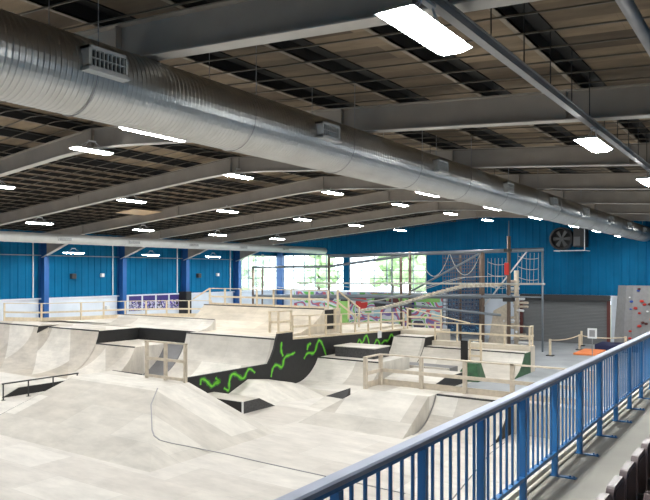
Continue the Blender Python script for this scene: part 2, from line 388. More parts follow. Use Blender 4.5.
for i, y in enumerate((11.0, 16.6, 22.2, 27.0, 32.0, 37.0, 42.0)):
    bm = BM(); box(bm, -32.8, -32.68, y-.42, y+.42, 6.72, 6.92); g = obj('outlet_grille', bm, 'galvpale', d2)
    bm = BM()
    for k in range(5): box(bm, -32.69, -32.66, y-.38, y+.38, 6.735+.036*k, 6.75+.036*k)
    obj('louvre', bm, 'grate', g)
# conduit (trunking) with drop rods
t = thing('trunking', 'long grey cable trunking hung on rods above the nearest strip lights', 'conduit', (-2.67, 0, 7.5))
bm = BM(); box(bm, -2.72, -2.62, -4, 47, 7.47, 7.55); box(bm, -2.745, -2.595, -4, 47, 7.55, 7.56); obj('channel', bm, 'conduit', t)
y = 1.4
while y < 46:
    bm = BM(); tube(bm, [(-2.67, y, 7.55), (-2.67, y, roofz(-2.67)+.2)], .008, 4); obj('drop_rod', bm, 'dark', t); y += 1.15
bm = BM(); tube(bm, [(-1.3, -4, 7.72), (-1.3, 47, 7.72)], .07, 12); o = obj('sprinkler_pipe', bm, 'conduit'); tag(o, 'round grey pipe under the roof at the top right corner', 'pipe')

# ---------------------------------------------------------------- strip lights
def fixture(x, y, z, label, first=[None]):
    if first[0]:
        c = copy_tree(first[0]); c.location = (x, y, z)
    else:
        c = thing('strip_light', '', 'ceiling light', (0, 0, 0), 'white strip lights under the roof')
        bm = BM()      # tray: wide lower rim, narrower top
        L_, w_ = .64, .19
        hexa(bm, [(-w_, -L_, .0), (w_, -L_, 0), (w_, L_, 0), (-w_, L_, 0)], [(-.10, -L_+.08, .06), (.10, -L_+.08, .06), (.10, L_-.08, .06), (-.10, L_-.08, .06)])
        obj('housing', bm, 'housing', c, loc=(0, 0, 0))
        bm = BM()
        w2, l2 = .175, .62
        hexa(bm, [(-w2*.55, -l2+.03, -.04), (w2*.55, -l2+.03, -.04), (w2*.55, l2-.03, -.04), (-w2*.55, l2-.03, -.04)], [(-w2, -l2, -.002), (w2, -l2, -.002), (w2, l2, -.002), (-w2, l2, -.002)])
        obj('diffuser', bm, 'lamp', c, loc=(0, 0, 0))
        for s in (-1, 1):
            bm = BM(); tube(bm, [(0, s*.25, .08), (0, s*.10, .26)], .007, 5); tube(bm, [(0, s*.40, .08), (0, s*.10, .26)], .007, 5); obj('hanging_wire', bm, 'white', c, loc=(0, 0, 0))
        bm = BM(); box(bm, -.03, .03, -.12, .12, .25, .29); obj('bracket', bm, 'white', c, loc=(0, 0, 0))
        first[0] = c; c.location = (x, y, z)
    c['label'] = label
    return c
ords = ['first', 'second', 'third', 'fourth', 'fifth', 'sixth', 'seventh', 'eighth', 'ninth']
rows = [(-2.67, 7.19, [-6.4+2, 5.53, 12.05, 17.75, 23.9, 30, 36, 42], 'under the grey trunking at the right', 1),
        (-8.35, 7.255, [1.5, 7.35, 17.5, 22.7, 27.7, 33.8, 38.7, 44.5], 'just beside the big round duct', 1),
        (-16.4, 8.50, [-3, 5.9, 12.0, 18.3, 24.5, 30.8, 37.2, 43.3], 'along the roof ridge', 2),
        (-22.6, 8.00, [-3, 6.2, 12.6, 18.5, 24.4, 30.6, 36.4, 42.4], 'in the row next to the ridge row', 2),
        (-29.2, 7.33, [3, 12.4, 18.45, 24.7, 30.6, 36.6], 'in the row above the left deck', 2),
        (-35.4, 6.16, [12.3, 18.3, 24.6, 30.6, 36.6, 42.4], 'beside the left wall columns', 2)]
for x, z, ys, desc, sk in rows:
    for i, y in enumerate(ys):
        c = fixture(x, y, z, 'white strip light %s, %s from the camera end' % (desc, ords[i]))
        if x < -3:
            bm = BM(); tube(bm, [(0, 0, .28), (0, 0, roofz(x) + .25 - z)], .008, 5); obj('suspension_rod', bm, 'dark', c, loc=(0, 0, 0))

# ---------------------------------------------------------------- balcony
bm = BM(); box(bm, -2.28, XR, YN, YG, 2.45, 2.8); struct('floor_balcony', bm, 'concrete', 'grey concrete balcony walkway beside the seats')
bm = BM(); box(bm, -2.3, -2.1, YN, YG, 0, 2.45); struct('wall_balcony', bm, 'whitewall', 'white wall under the balcony edge')
bm = BM(); box(bm, -2.28, -2.125, YN, YG, 2.8, 2.865); struct('trim_kerb', bm, 'kerb', 'pale kerb along the balcony edge')
t = thing('cable_pipe', 'pale plastic pipe lying along the foot of the blue railing', 'pipe', (-2.1, 0, 2.8))
bm = BM(); tube(bm, [(-2.085, 1, 2.822), (-2.085, 30, 2.822)], .02, 8); obj('pipe', bm, 'kerb', t)
rl = thing('railing', 'long blue steel balcony railing with vertical bars', 'railing', (-2.02, 2, 2.8))
RY0, RY1 = .8675, 22.6
bm = BM(); prism(bm, [(-2.07, 3.84), (-2.07, 3.868), (-2.06, 3.88), (-1.98, 3.88), (-1.97, 3.868), (-1.97, 3.84)], 'y', RY0, RY1); o = obj('top_rail', bm, 'pale_top', rl); o['label'] = 'pale worn flat handrail'
bm = BM(); box(bm, -2.045, -1.995, RY0, RY1, 3.80, 3.84); obj('under_rail', bm, 'blue_rail', rl)
bm = BM(); box(bm, -2.045, -1.995, RY0, RY1, 3.03, 3.065); obj('bottom_rail', bm, 'blue_rail', rl)
y = RY0 + .05; n = 0; extra = BM(); proto = None; pp = None
k = 0
while y < RY1:
    if k % 7 == 0:
        bm = BM(); box(bm, -2.05, -1.99, y-.024, y+.024, 2.81, 3.80)
        p = obj('post', bm, 'blue_rail', rl)
        bm = BM(); box(bm, -2.09, -1.80, y-.03, y+.03, 2.802, 2.814)
        for bx_ in (-1.82, -1.86): tube(bm, [(bx_, y, 2.812), (bx_, y, 2.83)], .01, 6)
        obj('base_plate', bm, 'blue_rail', p)
    elif n < 98 and y > 1.9:
        bm = BM(); box(bm, -2.029, -2.011, y-.0105, y+.0105, 3.06, 3.80); obj('baluster', bm, 'blue_rail', rl); n += 1
    else: box(extra, -2.029, -2.011, y-.0105, y+.0105, 3.06, 3.80)
    y += .1525; k += 1
o = obj('far_balusters', extra, 'blue_rail', rl); o['kind'] = 'stuff'
# tip-up seats
def seat_proto():
    t = thing('stadium_seat', '', 'seat', (0, 0, 0), 'brown tip-up seats in the balcony row')
    def shell(prof, hw, th, r, mi):
        pass
    # folded pan (underside faces the arena): rounded square shell, at x ~ -.16
    def rounded(bm, xf, y0, y1, z0, z1, r, th, n=5, bulge=0.):
        pts = []
        for cx_, cy_, a0 in ((y1-r, z1-r, 0), (y0+r, z1-r, 90), (y0+r, z0+r, 180), (y1-r, z0+r, 270)):
            for k in range(n+1):
                a = math.radians(a0 + 90*k/n); pts.append((cx_+r*math.cos(a), cy_+r*math.sin(a)))
        f = [bm.verts.new((xf + bulge*0, p[0], p[1])) for p in pts]; b = [bm.verts.new((xf+th, p[0], p[1])) for p in pts]
        my, mz = (y0+y1)/2, (z0+z1)/2
        g = [bm.verts.new((xf-bulge, my+(p[0]-my)*.84, mz+(p[1]-mz)*.84)) for p in pts]
        N_ = len(pts)
        for k in range(N_):
            bm.faces.new((f[k], f[(k+1)%N_], b[(k+1)%N_], b[k])); bm.faces.new((g[k], g[(k+1)%N_], f[(k+1)%N_], f[k]))
        bm.faces.new(g); bm.faces.new(b)
    bm = BM(); rounded(bm, -.20, -.19, .19, .36, .78, .07, .05, bulge=-.02); o = obj('seat_pan', bm, 'seat_back', t, loc=(0, 0, 0))
    bm = BM(); rounded(bm, -.155, -.155, .155, .395, .745, .05, .009, bulge=.0); obj('dark_cushion', bm, 'seat_front', o, loc=(0, 0, 0))
    bm = BM()   # curved backrest shell
    n = 12; V = []
    for j in range(8):
        zz = .36 + .36*j/7; row = []
        for i in range(n+1):
            a = -1 + 2*i/n; edge = (abs(a)**4); top = -(.05*abs(a)**3) if j == 7 else 0
            hw = .205 if j < 6 else (.20 if j == 6 else .185)
            row.append((.02 + .05*(zz-.36)/.36 - .09*abs(a)**2.2 + .03*((j-6)/1.0 if j > 6 else 0), a*hw, zz+top))
        V.append(row)
    fr = [[bm.verts.new(p) for p in r] for r in V]; bk = [[bm.verts.new((p[0]+.022, p[1]*1.02, p[2])) for p in r] for r in V]
    for j in range(7):
        for i in range(n):
            f = bm.faces.new((fr[j][i], fr[j][i+1], fr[j+1][i+1], fr[j+1][i])); f.smooth = True
            f = bm.faces.new((bk[j][i], bk[j+1][i], bk[j+1][i+1], bk[j][i+1])); f.smooth = True
    for j in range(7):
        bm.faces.new((fr[j][0], fr[j+1][0], bk[j+1][0], bk[j][0])); bm.faces.new((fr[j][n], bk[j][n], bk[j+1][n], fr[j+1][n]))
    for i in range(n):
        bm.faces.new((fr[7][i], fr[7][i+1], bk[7][i+1], bk[7][i])); bm.faces.new((fr[0][i], bk[0][i], bk[0][i+1], fr[0][i+1]))
    obj('backrest', bm, 'seat_back', t, loc=(0, 0, 0))
    for s in (-.215, .215):
        bm = BM(); box(bm, -.05, .06, s-.012, s+.012, 0, .55); box(bm, -.12, .10, s-.03, s+.03, 0, .02); box(bm, -.14, -.04, s-.012, s+.012, .42, .52); obj('stanchion', bm, 'dark', t, loc=(0, 0, 0))
    return t
sp = seat_proto(); k = 0
for i in range(12):
    c = sp if i == 0 else copy_tree(sp); c.location = (-.76, 3.53 + .44*i, 2.8)
    c['label'] = 'folded brown tip-up seat beside the walkway, %s counted from the camera' % (ords + ['tenth', 'eleventh', 'twelfth'])[i]

# ---------------------------------------------------------------- skate ramps
def qprofile(ylip, z, R, ydeck, z0=0., n=14):
    tm = math.acos(max(-1, (R-z)/R)); yt = ylip - R*math.sin(tm)
    p = [(yt, z0)] + [(yt + R*math.sin(tm*k/n), z0 + (R - R*math.cos(tm*k/n))) for k in range(1, n+1)]
    return p + [(ydeck, z+z0), (ydeck, z0 - .001)]
def quarter(name, label, x0, x1, ylip, z, R, ydeck, mat='ply', side='black', cop=True, sides=(0, 1), cat='ramp'):
    t = thing(name, label, cat, ((x0+x1)/2, ylip, 0))
    P = qprofile(ylip, z, R, ydeck)
    bm = BM(); prism(bm, P, 'x', x0, x1); o = obj('riding_surface', bm, mat, t)
    for s in sides:
        bm = BM(); xx = x1 if s else x0; prism(bm, P, 'x', xx, xx + (.02 if s else -.02)); obj('side_panel', bm, side, t)
    if cop:
        bm = BM(); tube(bm, [(x0, ylip, z-.01), (x1, ylip, z-.01)], .035, 8); obj('coping', bm, 'dark', t)
    return t
def rail_fence(name, label, path, h, npost, mids=(.5,), mat='pine', w=.08, rails_w=.10, base_board=0., cat='railing'):
    """timber guard rail along a 3D path of base points; npost per span"""
    t = thing(name, label, cat, path[0])
    done = set()
    for si, (p, q) in enumerate(zip(path, path[1:])):
        p = Vector(p); q = Vector(q); n = npost[si] if isinstance(npost, (list, tuple)) else npost
        for i in range(n+1):
            b = p.lerp(q, i/n); key = (round(b.x, 2), round(b.y, 2))
            if key in done: continue
            done.add(key)
            bm = BM(); box(bm, b.x-w/2, b.x+w/2, b.y-w/2, b.y+w/2, b.z, b.z+h); obj('post', bm, mat, t)
        U = Vector((0, 0, 1)); d = (q-p).normalized(); s = d.cross(U)*(w/2+.02)
        for f in list(mids) + [1.0]:
            bm = BM(); off = U*(h*f - (.0 if f < 1 else 0)); 
            if f == 1: bar(bm, p+off-d*w/2, q+off+d*w/2, w+.03, .04)
            else: bar(bm, p+off+s, q+off+s, .03, rails_w)
            obj('rail', bm, mat, t)
        if base_board:
            bm = BM(); bar(bm, p+U*(base_board/2)-s, q+U*(base_board/2)-s, .03, base_board); obj('kick_board', bm, mat, t)
    return t

# foreground hip mound -------------------------------------------------
t = thing('hip_ramp', 'broad pale plywood mound with a flat top, nearest the camera', 'ramp', (-18.5, 13, 0))
bm = BM()
hull(bm, [(-21.3, 14.8, 1.2), (-16.8, 14.8, 1.2), (-16.8, 16.2, 1.2), (-21.3, 16.5, 1.2), (-21.3, 11.2, 0), (-13.0, 11.2, 0), (-13.0, 16.2, 0), (-21.3, 16.5, 0)],
     [(0, 1, 2, 3), (4, 5, 1, 0), (5, 6, 2, 1), (6, 7, 3, 2), (7, 4, 0, 3), (7, 6, 5, 4)])
obj('riding_surface', bm, 'ply', t)
bm = BM(); prism(bm, [(11.2, 0), (16.5, 0), (16.5, 1.19), (14.8, 1.19)], 'x', -21.33, -21.305); obj('side_panel', bm, 'black', t)
bm = BM(); box(bm, -21.3, -19.6, 16.5, 16.52, 1.12, 1.215); obj('edge_trim', bm, 'dark', t)
bm = BM()
SP = [(-16.8, 14.8, 1.2), (-16.06, 13.88, .894), (-15.23, 13.19, .662), (-14.72, 12.76, .52), (-14.39, 12.55, .44), (-14.13, 12.53, .357), (-13.86, 12.72, .272), (-13.3, 13.23, .094), (-12.43, 13.5, 0), (-11.32, 13.45, 0), (-9.98, 13.42, 0), (-7.0, 13.38, 0)]
for p, q in zip(SP, SP[1:]): bar(bm, (p[0], p[1], p[2]+.008), (q[0], q[1], q[2]+.008), .035, .014)
o = obj('metal_seam', bm, 'conduit', t); o['label'] = 'thin grey metal seam strip'
# wooden double frame on the mound
rail_fence('wooden_guard_frame', 'square wooden frame rail standing on top of the near mound', [(-18.85, 16.1, 1.2), (-16.88, 16.1, 1.2)], 1.32, 2, mids=(.55, .08), mat='pine_grey', w=.10, rails_w=.10)

# grind rail and black ledge at the left
t = thing('grind_rail', 'black square steel grind rail on three legs at far left', 'grind rail', (-25, 16, 0))
bm = BM(); bar(bm, (-25.0, 14.2, .64), (-25.0, 17.6, .64), .05); obj('rail', bm, 'dark', t)
for y in (14.25, 15.3, 16.4, 17.55):
    bm = BM(); box(bm, -25.02, -24.98, y-.02, y+.02, 0, .62); box(bm, -25.08, -24.92, y-.06, y+.06, 0, .012); obj('leg', bm, 'dark', t)
t = thing('grind_ledge', 'low black-sided ledge behind the black grind rail', 'ledge', (-26.3, 16, 0))
bm = BM(); prism(bm, [(14.5, 0), (17.6, 0), (17.6, .32), (15.2, .32)], 'x', -27.2, -25.55); obj('top_surface', bm, 'ply', t)
bm = BM(); prism(bm, [(14.5, 0), (17.6, 0), (17.6, .31), (15.2, .31)], 'x', -25.55, -25.5); obj('side_panel', bm, 'black', t)

# left back quarter pipes
RT = 2.5; TOE = 20.7 - RT*math.sin(math.acos((RT-2.1)/RT))
def lipy(z, toe=TOE, R=RT): return toe + R*math.sin(math.acos((R-z)/R))
quarter('quarter_pipe', 'tall pale quarter pipe in the far left corner', XL+.2, -32.9, lipy(2.1), 2.1, RT, 23.0, mat='ply_bowl', side='ply_bowl')
quarter('quarter_pipe', 'tall pale quarter pipe left of the recessed black-walled step', -31.9, -27.75, lipy(2.1), 2.1, RT, 23.0, mat='ply_bowl', side='ply_bowl', sides=(0,))
t = thing('roll_in_ramp', 'narrow rounded roll-in between the two left quarter pipes', 'ramp', (-32.4, 20.7, 0))
P = qprofile(lipy(1.72), 1.72, RT, 23.0); P = P[:-2] + [(21.3, 2.0), (22.0, 2.1), (23.0, 2.1), P[-1]]
bm = BM(); prism(bm, P, 'x', -32.88, -31.92); obj('riding_surface', bm, 'ply_bowl', t)
for xx in (-32.9, -31.925):
    bm = BM(); prism(bm, [(lipy(1.72), 1.72), (lipy(1.95), 1.95), (lipy(2.09), 2.09), (22.0, 2.095), (21.3, 2.01)], 'x', xx, xx+.022); obj('notch_side', bm, 'black', t)
t = quarter('quarter_pipe', 'lower quarter pipe with a recessed black-walled deck behind', -27.7, -24.85, lipy(1.5), 1.5, RT, 23.1, mat='ply_bowl', sides=(1,), side='ply_bowl')
bm = BM(); prism(bm, [(lipy(1.5), 1.5), (lipy(1.8), 1.8), (lipy(2.09), 2.09), (23.2, 2.09), (23.2, 1.5)], 'x', -27.75, -27.7); obj('recess_wall', bm, 'black', t)
bm = BM(); box(bm, -27.7, -23.55, 23.12, 23.2, 1.5, 2.1); obj('recess_wall', bm, 'black', t)
# grey strip and tall central quarter pipe share one profile
TOE2 = 22.5 - RT*math.sin(math.acos((RT-2.1)/RT))
t = quarter('quarter_pipe', 'narrow grey painted quarter pipe strip behind the wooden guard frame', -24.83, -23.55, lipy(1.5, TOE2), 1.5, RT, 23.1, mat='ply_grey', sides=(), cop=False)
t = quarter('quarter_pipe', 'wide tall quarter pipe behind the low black graffiti parapet', -23.5, -18.12, 22.5, 2.1, RT, 23.2, sides=(0,), side='ply_grey')
# terrace behind with curb and railing
t = thing('back_terrace', 'long pale raised deck behind the left quarter pipes', 'deck', (-32, 24, 0))
FR = [(-38.2, 21.7), (-36.0, 22.7), (-35.2, 24.8), (-34.6, 27.6), (-33.0, 29.6), (-30.6, 31.2)]
bm = BM(); prism(bm, [(XL+.2, 23.25), (-23.6, 23.25), (-23.6, 24.6), (-27.4, 24.6), (-27.4, 31.4), (-30.6, 31.4)] + [(x+.1, y-.1) for x, y in FR[::-1][1:-1]] + [(XL+.2, 23.3)], 'z', 0, 2.1); obj('deck_block', bm, 'ply', t)
bm = BM(); prism(bm, [(23.4, 2.1), (23.9, 2.18), (24.3, 2.35), (24.5, 2.6), (24.58, 2.6), (24.58, 2.1)], 'x', -31.0, -23.6); obj('curved_bank', bm, 'ply', t)
bm = BM(); tube(bm, [(-31.0, 24.5, 2.6), (-23.6, 24.5, 2.6)], .02, 6); obj('coping', bm, 'dark', t)
rail_fence('deck_railing', 'pale timber railing along the curved back terrace by the left wall', [(x+.25, y, 2.1) for x, y in FR], 1.05, [1, 1, 2, 2, 2], mids=(.5,), base_board=.22)
# upper platform
t = thing('upper_platform', 'big tan high platform with sloped front above the central quarter pipe', 'deck', (-23, 27.5, 0))
bm = BM(); prism(bm, [(24.62, 0), (24.62, 2.06), (25.6, 2.12), (26.5, 2.4), (27.1, 2.75), (27.5, 3.13), (29.0, 3.13), (29.0, 0)], 'x', -27.3, -18.95); box(bm, -23.55, -18.95, 23.25, 24.6, 0, 2.08); obj('sloped_body', bm, 'ply_tan', t)
bm = BM(); tube(bm, [(-27.3, 27.5, 3.13), (-18.95, 27.5, 3.13)], .035, 8); obj('coping', bm, 'dark', t)
bm = BM(); box(bm, -18.955, -18.92, 27.55, 28.3, 2.1, 3.08); o = obj('black_hatch', bm, 'black', t); o['label'] = 'dark opening in the tan side wall'
bm = BM(); box(bm, -18.94, -18.84, 28.32, 28.44, 2.1, 3.1); obj('hatch_post', bm, 'pine', t)
rail_fence('platform_railing', 'pale timber railing on top of the high tan platform', [(-27.2, 27.85, 3.14), (-18.95, 27.85, 3.14)], .92, [7], mids=(.5,), base_board=.1)
t = thing('sloping_handrail', 'timber handrail sloping down from the high platform railing to the left', 'railing', (-27.3, 27.9, 2.7)); bm = BM(); bar(bm, (-27.25, 27.9, 4.06), (-28.6, 27.9, 3.4), .1, .05); obj('rail', bm, 'pine', t)
rail_fence('stair_handrail', 'sloping timber handrail going down from the high platform', [(-18.8, 28.5, 3.0), (-18.8, 30.6, 2.02)], 1.05, [2], mids=(.4,))
# side deck with black graffiti wall facing the floor
t = thing('side_deck', 'tan walkway deck with a tall black graffiti wall on its right', 'deck', (-18, 28, 0))
bm = BM(); prism(bm, [(23.3, 0), (33.7, 0), (33.7, 1.75), (23.3, 2.03)], 'x', -18.9, -18.12); box(bm, -21.5, -18.92, 29.05, 35.6, 0, 1.86); box(bm, -18.92, -18.12, 33.7, 35.6, 0, 1.75); obj('deck', bm, 'ply_tan', t)
gw = thing('graffiti_wall', 'black wall with lime green spray squiggles beside the quarter pipes', 'wall', (-18, 25, 0))
P = [(16.6, 0), (34.4, 0), (34.4, 1.62), (23.65, 1.98), (23.65, 2.32), (22.6, 2.32), (22.5, 2.1), (22.36, 1.7), (22.15, 1.35), (21.95, 1.1), (17.0, 1.12), (16.6, 1.1)]
bm = BM(); prism(bm, P, 'x', -18.1, -18.0); obj('wall_board', bm, 'black', gw)
bm = BM(); bar(bm, (-18.05, 23.65, 2.03), (-18.05, 34.4, 1.67), .12, .09); bar(bm, (-18.05, 22.6, 2.36), (-18.05, 23.65, 2.36), .12, .08); obj('cap_board', bm, 'pine', gw)
STR = {'S1': [(17.93,.76),(17.96,1.0),(18.2,.91),(18.43,.69),(18.57,.59),(18.82,.81),(19.01,.71)], 'S1b': [(18.73,.92),(19.01,.71),(18.71,.7)],
'S2': [(19.2,.46),(19.52,.28),(19.48,.65),(19.66,.99),(19.99,.87),(20.35,.61),(20.6,1.0),(20.78,1.04),(21.07,.82)],
'S3': [(22.12,.51),(22.22,.89),(22.49,1.03),(22.91,.76),(23.01,1.28),(23.56,1.33),(23.82,1.4)], 'S4': [(22.95,1.31),(22.78,1.6),(22.85,1.95)],
'S5': [(24.49,1.03),(24.77,1.32),(25.32,1.15),(25.57,1.72),(25.77,1.80),(26.03,1.48),(26.32,.93)], 'S5b': [(24.74,1.41),(24.82,1.67),(25.05,1.68)],
'S6': [(29.05,1.22),(29.34,1.59),(29.58,1.21),(29.94,1.70),(30.15,1.6),(30.35,1.1)], 'S6b': [(30.77,1.05),(31.16,1.44),(31.53,.98)],
'S7': [(31.63,1.08),(31.97,1.27),(32.35,1.14),(32.72,1.58),(32.95,1.35),(33.35,1.38)]}
def smooth(pts, it=2):
    for _ in range(it):
        q = [pts[0]]
        for a, b in zip(pts, pts[1:]): q += [(a[0]*.75+b[0]*.25, a[1]*.75+b[1]*.25), (a[0]*.25+b[0]*.75, a[1]*.25+b[1]*.75)]
        pts = q + [pts[-1]]
    return pts
def stroke(pts, w, x, mat, par):
    pts = smooth(pts); bm = BM(); L_ = []; R_ = []
    for i, p in enumerate(pts):
        a = pts[max(0, i-1)]; b = pts[min(len(pts)-1, i+1)]; d = Vector((b[0]-a[0], b[1]-a[1])).normalized(); ww = w*(.55 + .45*math.sin(math.pi*(i+.6)/(len(pts))))*(1+.25*math.sin(i*1.7))
        L_.append(bm.verts.new((x, p[0]-d.y*ww, p[1]+d.x*ww))); R_.append(bm.verts.new((x, p[0]+d.y*ww, p[1]-d.x*ww)))
    for i in range(len(pts)-1): bm.faces.new((L_[i], L_[i+1], R_[i+1], R_[i]))
    return obj('spray_stroke', bm, mat, par)
for k, p in STR.items():
    o = stroke(p, .10, -17.997, 'greend', gw); stroke(p, .042, -17.994, 'green', o)
bm = BM(); box(bm, -17.995, -17.985, 31.2, 31.62, 1.42, 1.8); o = obj('paper_notice', bm, 'white'); tag(o, 'small white paper notice fixed to the black graffiti wall', 'notice')
rail_fence('deck_railing', 'short timber railing at the near corner of the side deck', [(-18.55, 22.7, 2.34), (-18.06, 22.7, 2.36), (-18.06, 23.6, 2.36)], .92, [1, 1], mids=(.5,))
rail_fence('deck_railing', 'long timber railing running along the top of the side deck', [(-18.1, 23.75, 2.06), (-18.1, 34.4, 1.7)], .98, [8], mids=(.5,))
# mid quarter pipe in front of the black wall, deck, scuffed box
t = quarter('quarter_pipe', 'middle quarter pipe curving up against the black graffiti wall', -17.98, -14.6, 25.6, 1.0, 2.2, 28.3, side='ply', sides=(1,))
t = thing('grind_box', 'scuffed dark-sided box standing on the middle quarter pipe deck', 'box', (-16.5, 27, 1.0))
bm = BM(); box(bm, -17.55, -15.4, 26.4, 27.8, 1.0, 1.46); obj('body', bm, 'darkscuff', t)
bm = BM(); box(bm, -17.6, -15.35, 26.35, 27.85, 1.46, 1.5); obj('top_board', bm, 'ply', t)

# low wedge box right behind the mound
t = thing('wedge_box', 'low plywood box with black sides at the right foot of the mound', 'box', (-16.5, 18.5, 0))
P = [(17.66, 0), (17.66, .42), (18.55, .42), (19.45, 0)]
bm = BM(); prism(bm, P, 'x', -17.9, -15.66); obj('top_surface', bm, 'ply', t)
bm = BM(); prism(bm, P, 'x', -15.66, -15.64); obj('side_panel', bm, 'darkscuff', t)
bm = BM(); box(bm, -17.9, -15.66, 17.64, 17.66, 0, .41); obj('side_panel', bm, 'black', t)
bm = BM(); box(bm, -15.67, -15.62, 17.62, 17.67, 0, .43); obj('corner_trim', bm, 'white', t)
t = thing('bank_ramp', 'pale sloping bank leaning on the low black parapet', 'ramp', (-17, 20.5, 0))
bm = BM()
hull(bm, [(-17.98, 18.9, 0), (-15.9, 19.55, 0), (-14.9, 22.6, 0), (-17.98, 22.6, 0), (-17.98, 20.6, .62), (-17.1, 20.6, .62), (-16.6, 21.8, .45), (-17.98, 21.9, .45)],
     [(3, 2, 1, 0), (4, 5, 6, 7), (0, 1, 5, 4), (1, 2, 6, 5), (2, 3, 7, 6), (3, 0, 4, 7)])
obj('riding_surface', bm, 'ply', t)
# floor kicker
t = thing('kicker_ramp', 'small low kicker with a black triangular side on the open floor', 'ramp', (-14, 20.3, 0))
bm = BM(); hexa(bm, [(-14.48, 19.96, 0), (-13.15, 19.82, 0), (-13.35, 20.7, 0), (-14.26, 20.79, 0)], [(-14.46, 19.98, .008), (-13.16, 19.84, .008), (-13.35, 20.69, .29), (-14.26, 20.78, .3)]); obj('riding_surface', bm, 'ply', t)
bm = BM(); hexa(bm, [(-14.26, 20.84, 0), (-13.36, 20.74, 0), (-13.5, 21.35, 0)], [(-14.26, 20.84, .30), (-13.36, 20.74, .29), (-13.5, 21.35, .6)]); obj('black_wedge', bm, 'black', t)
# foreground right table: quarter, bank, deck, rail
t = thing('table_ramp', 'pale plywood table with sloping banks in front of the worn timber rail', 'ramp', (-10.5, 19, 0))
bm = BM()
hull(bm, [(-11.85, 19.45, 1.0), (-9.35, 19.45, 1.0), (-9.35, 20.95, 1.0), (-11.85, 20.95, 1.0), (-13.25, 17.7, 0), (-9.35, 17.7, 0), (-9.35, 20.95, 0), (-13.25, 20.95, 0)],
     [(0, 1, 2, 3), (4, 5, 1, 0), (5, 6, 2, 1), (6, 7, 3, 2), (7, 4, 0, 3), (7, 6, 5, 4)])
obj('riding_surface', bm, 'ply', t)
P = qprofile(20.0, 1.0, 1.9, 20.9); bm = BM()
for p, q in zip(P[:14], P[1:15]): bar(bm, (-9.32, p[0]-.02, p[1]+.01), (-9.32, q[0]-.02, q[1]+.01), .016, .02)
obj('metal_seam', bm, 'conduit', t)
quarter('quarter_pipe', 'near quarter pipe with a dark coping just beyond the blue railing', -9.3, -6.9, 20.0, 1.0, 1.9, 20.95, sides=(1,))
rail_fence('timber_rail', 'worn wide timber guard rail on the near table deck', [(-11.75, 19.55, 1.0), (-11.75, 20.6, 1.0), (-7.0, 20.6, 1.0), (-4.6, 20.6, 1.0)], 1.08, [1, 3, 1], mids=(.5,), mat='pine_grey', w=.12, rails_w=.12, base_board=.2)
t = thing('walkway_deck', 'pale deck continuing right behind the blue railing', 'deck', (-4.8, 20.6, 0))
bm = BM(); box(bm, -6.86, -2.4, 20.2, 20.95, 0, 1.0); obj('deck', bm, 'ply', t)
bm = BM(); t = thing('low_ramp', 'low plywood ramp seen between the blue railing bars', 'ramp', (-6, 15.5, 0))
prism(bm, [(13.6, 0), (17.0, 0), (17.0, .55), (15.9, .5)], 'x', -5.95, -4.2); obj('riding_surface', bm, 'ply', t)
bm = BM(); prism(bm, [(13.6, 0), (17.0, 0), (17.0, .54), (15.9, .49)], 'x', -5.99, -5.955); obj('side_panel', bm, 'ply_grey', t)

# far right group of ramps: one toe line, two lips
TOE3 = 32.3 - 2.2*math.sin(math.acos((2.2-1.5)/2.2))
quarter('quarter_pipe', 'far quarter pipe at the end of the black graffiti wall', -17.6, -15.7, 32.3, 1.5, 2.2, 33.7, side='black', sides=(0, 1))
quarter('quarter_pipe', 'long low far quarter pipe ending in a green sprayed side', -15.66, -10.3, lipy(1.05, TOE3, 2.2), 1.05, 2.2, 33.0, side='greenwall', sides=(1,))
t = thing('fascia_deck', 'low tan deck behind the far quarter pipes', 'deck', (-14, 34.6, 0))
bm = BM(); box(bm, -15.66, -10.3, 33.04, 33.74, 0, 1.28); box(bm, -17.95, -15.72, 33.75, 35.6, 0, 1.72); obj('deck', bm, 'ply_tan', t)
rail_fence('deck_railing', 'timber railing stepping down behind the far quarter pipes', [(-17.85, 34.4, 1.73), (-15.75, 34.4, 1.73)], 1.15, [1], mids=(.25, .6))
rail_fence('deck_railing', 'low timber railing at the far right deck ending by the shutter', [(-15.55, 33.2, 1.29), (-10.4, 33.2, 1.29), (-10.4, 33.65, 1.29)], .98, [4, 1], mids=(.5,))
t = thing('sloping_handrail', 'timber handrail sloping down between the two far railings', 'railing', (-16, 34.3, 1.7)); bm = BM(); bar(bm, (-17.9, 34.3, 2.93), (-13.6, 33.26, 2.3), .1, .05); obj('rail', bm, 'pine', t)
t = thing('black_pillar', 'black board pillar joined to a small timber gate on the far ramp', 'pillar', (-13.2, 31.55, .5))
bm = BM(); box(bm, -13.35, -13.0, 31.5, 31.6, .5, 1.55); obj('board', bm, 'black', t)
rail_fence('timber_gate', 'small timber ladder-like gate beside the black board pillar', [(-12.88, 31.55, .5), (-12.3, 31.55, .5)], 1.1, [1], mids=(.3, .65), w=.09)
t = thing('grey_manual_pad', 'low grey topped pad among the far ramps', 'box', (-14, 29.4, 0))
bm = BM(); box(bm, -15.5, -12.8, 28.9, 29.85, 0, .5); obj('top_pad', bm, 'ply_grey', t)
bm = BM(); box(bm, -15.5, -12.8, 28.83, 28.9, 0, .5); obj('front_board', bm, 'ply', t)
t = thing('green_spine', 'dark green sprayed pointed ramp end behind the worn timber rail', 'ramp', (-11.8, 29.2, 0))
bm = BM(); hexa(bm, [(-12.45, 28.5, 0), (-11.35, 28.8, 0), (-11.4, 29.9, 0), (-12.5, 29.8, 0)], [(-12.0, 28.9, .8), (-11.5, 29.0, .8), (-11.5, 29.5, .8), (-12.0, 29.4, .8)]); obj('riding_surface', bm, 'greenwall', t)
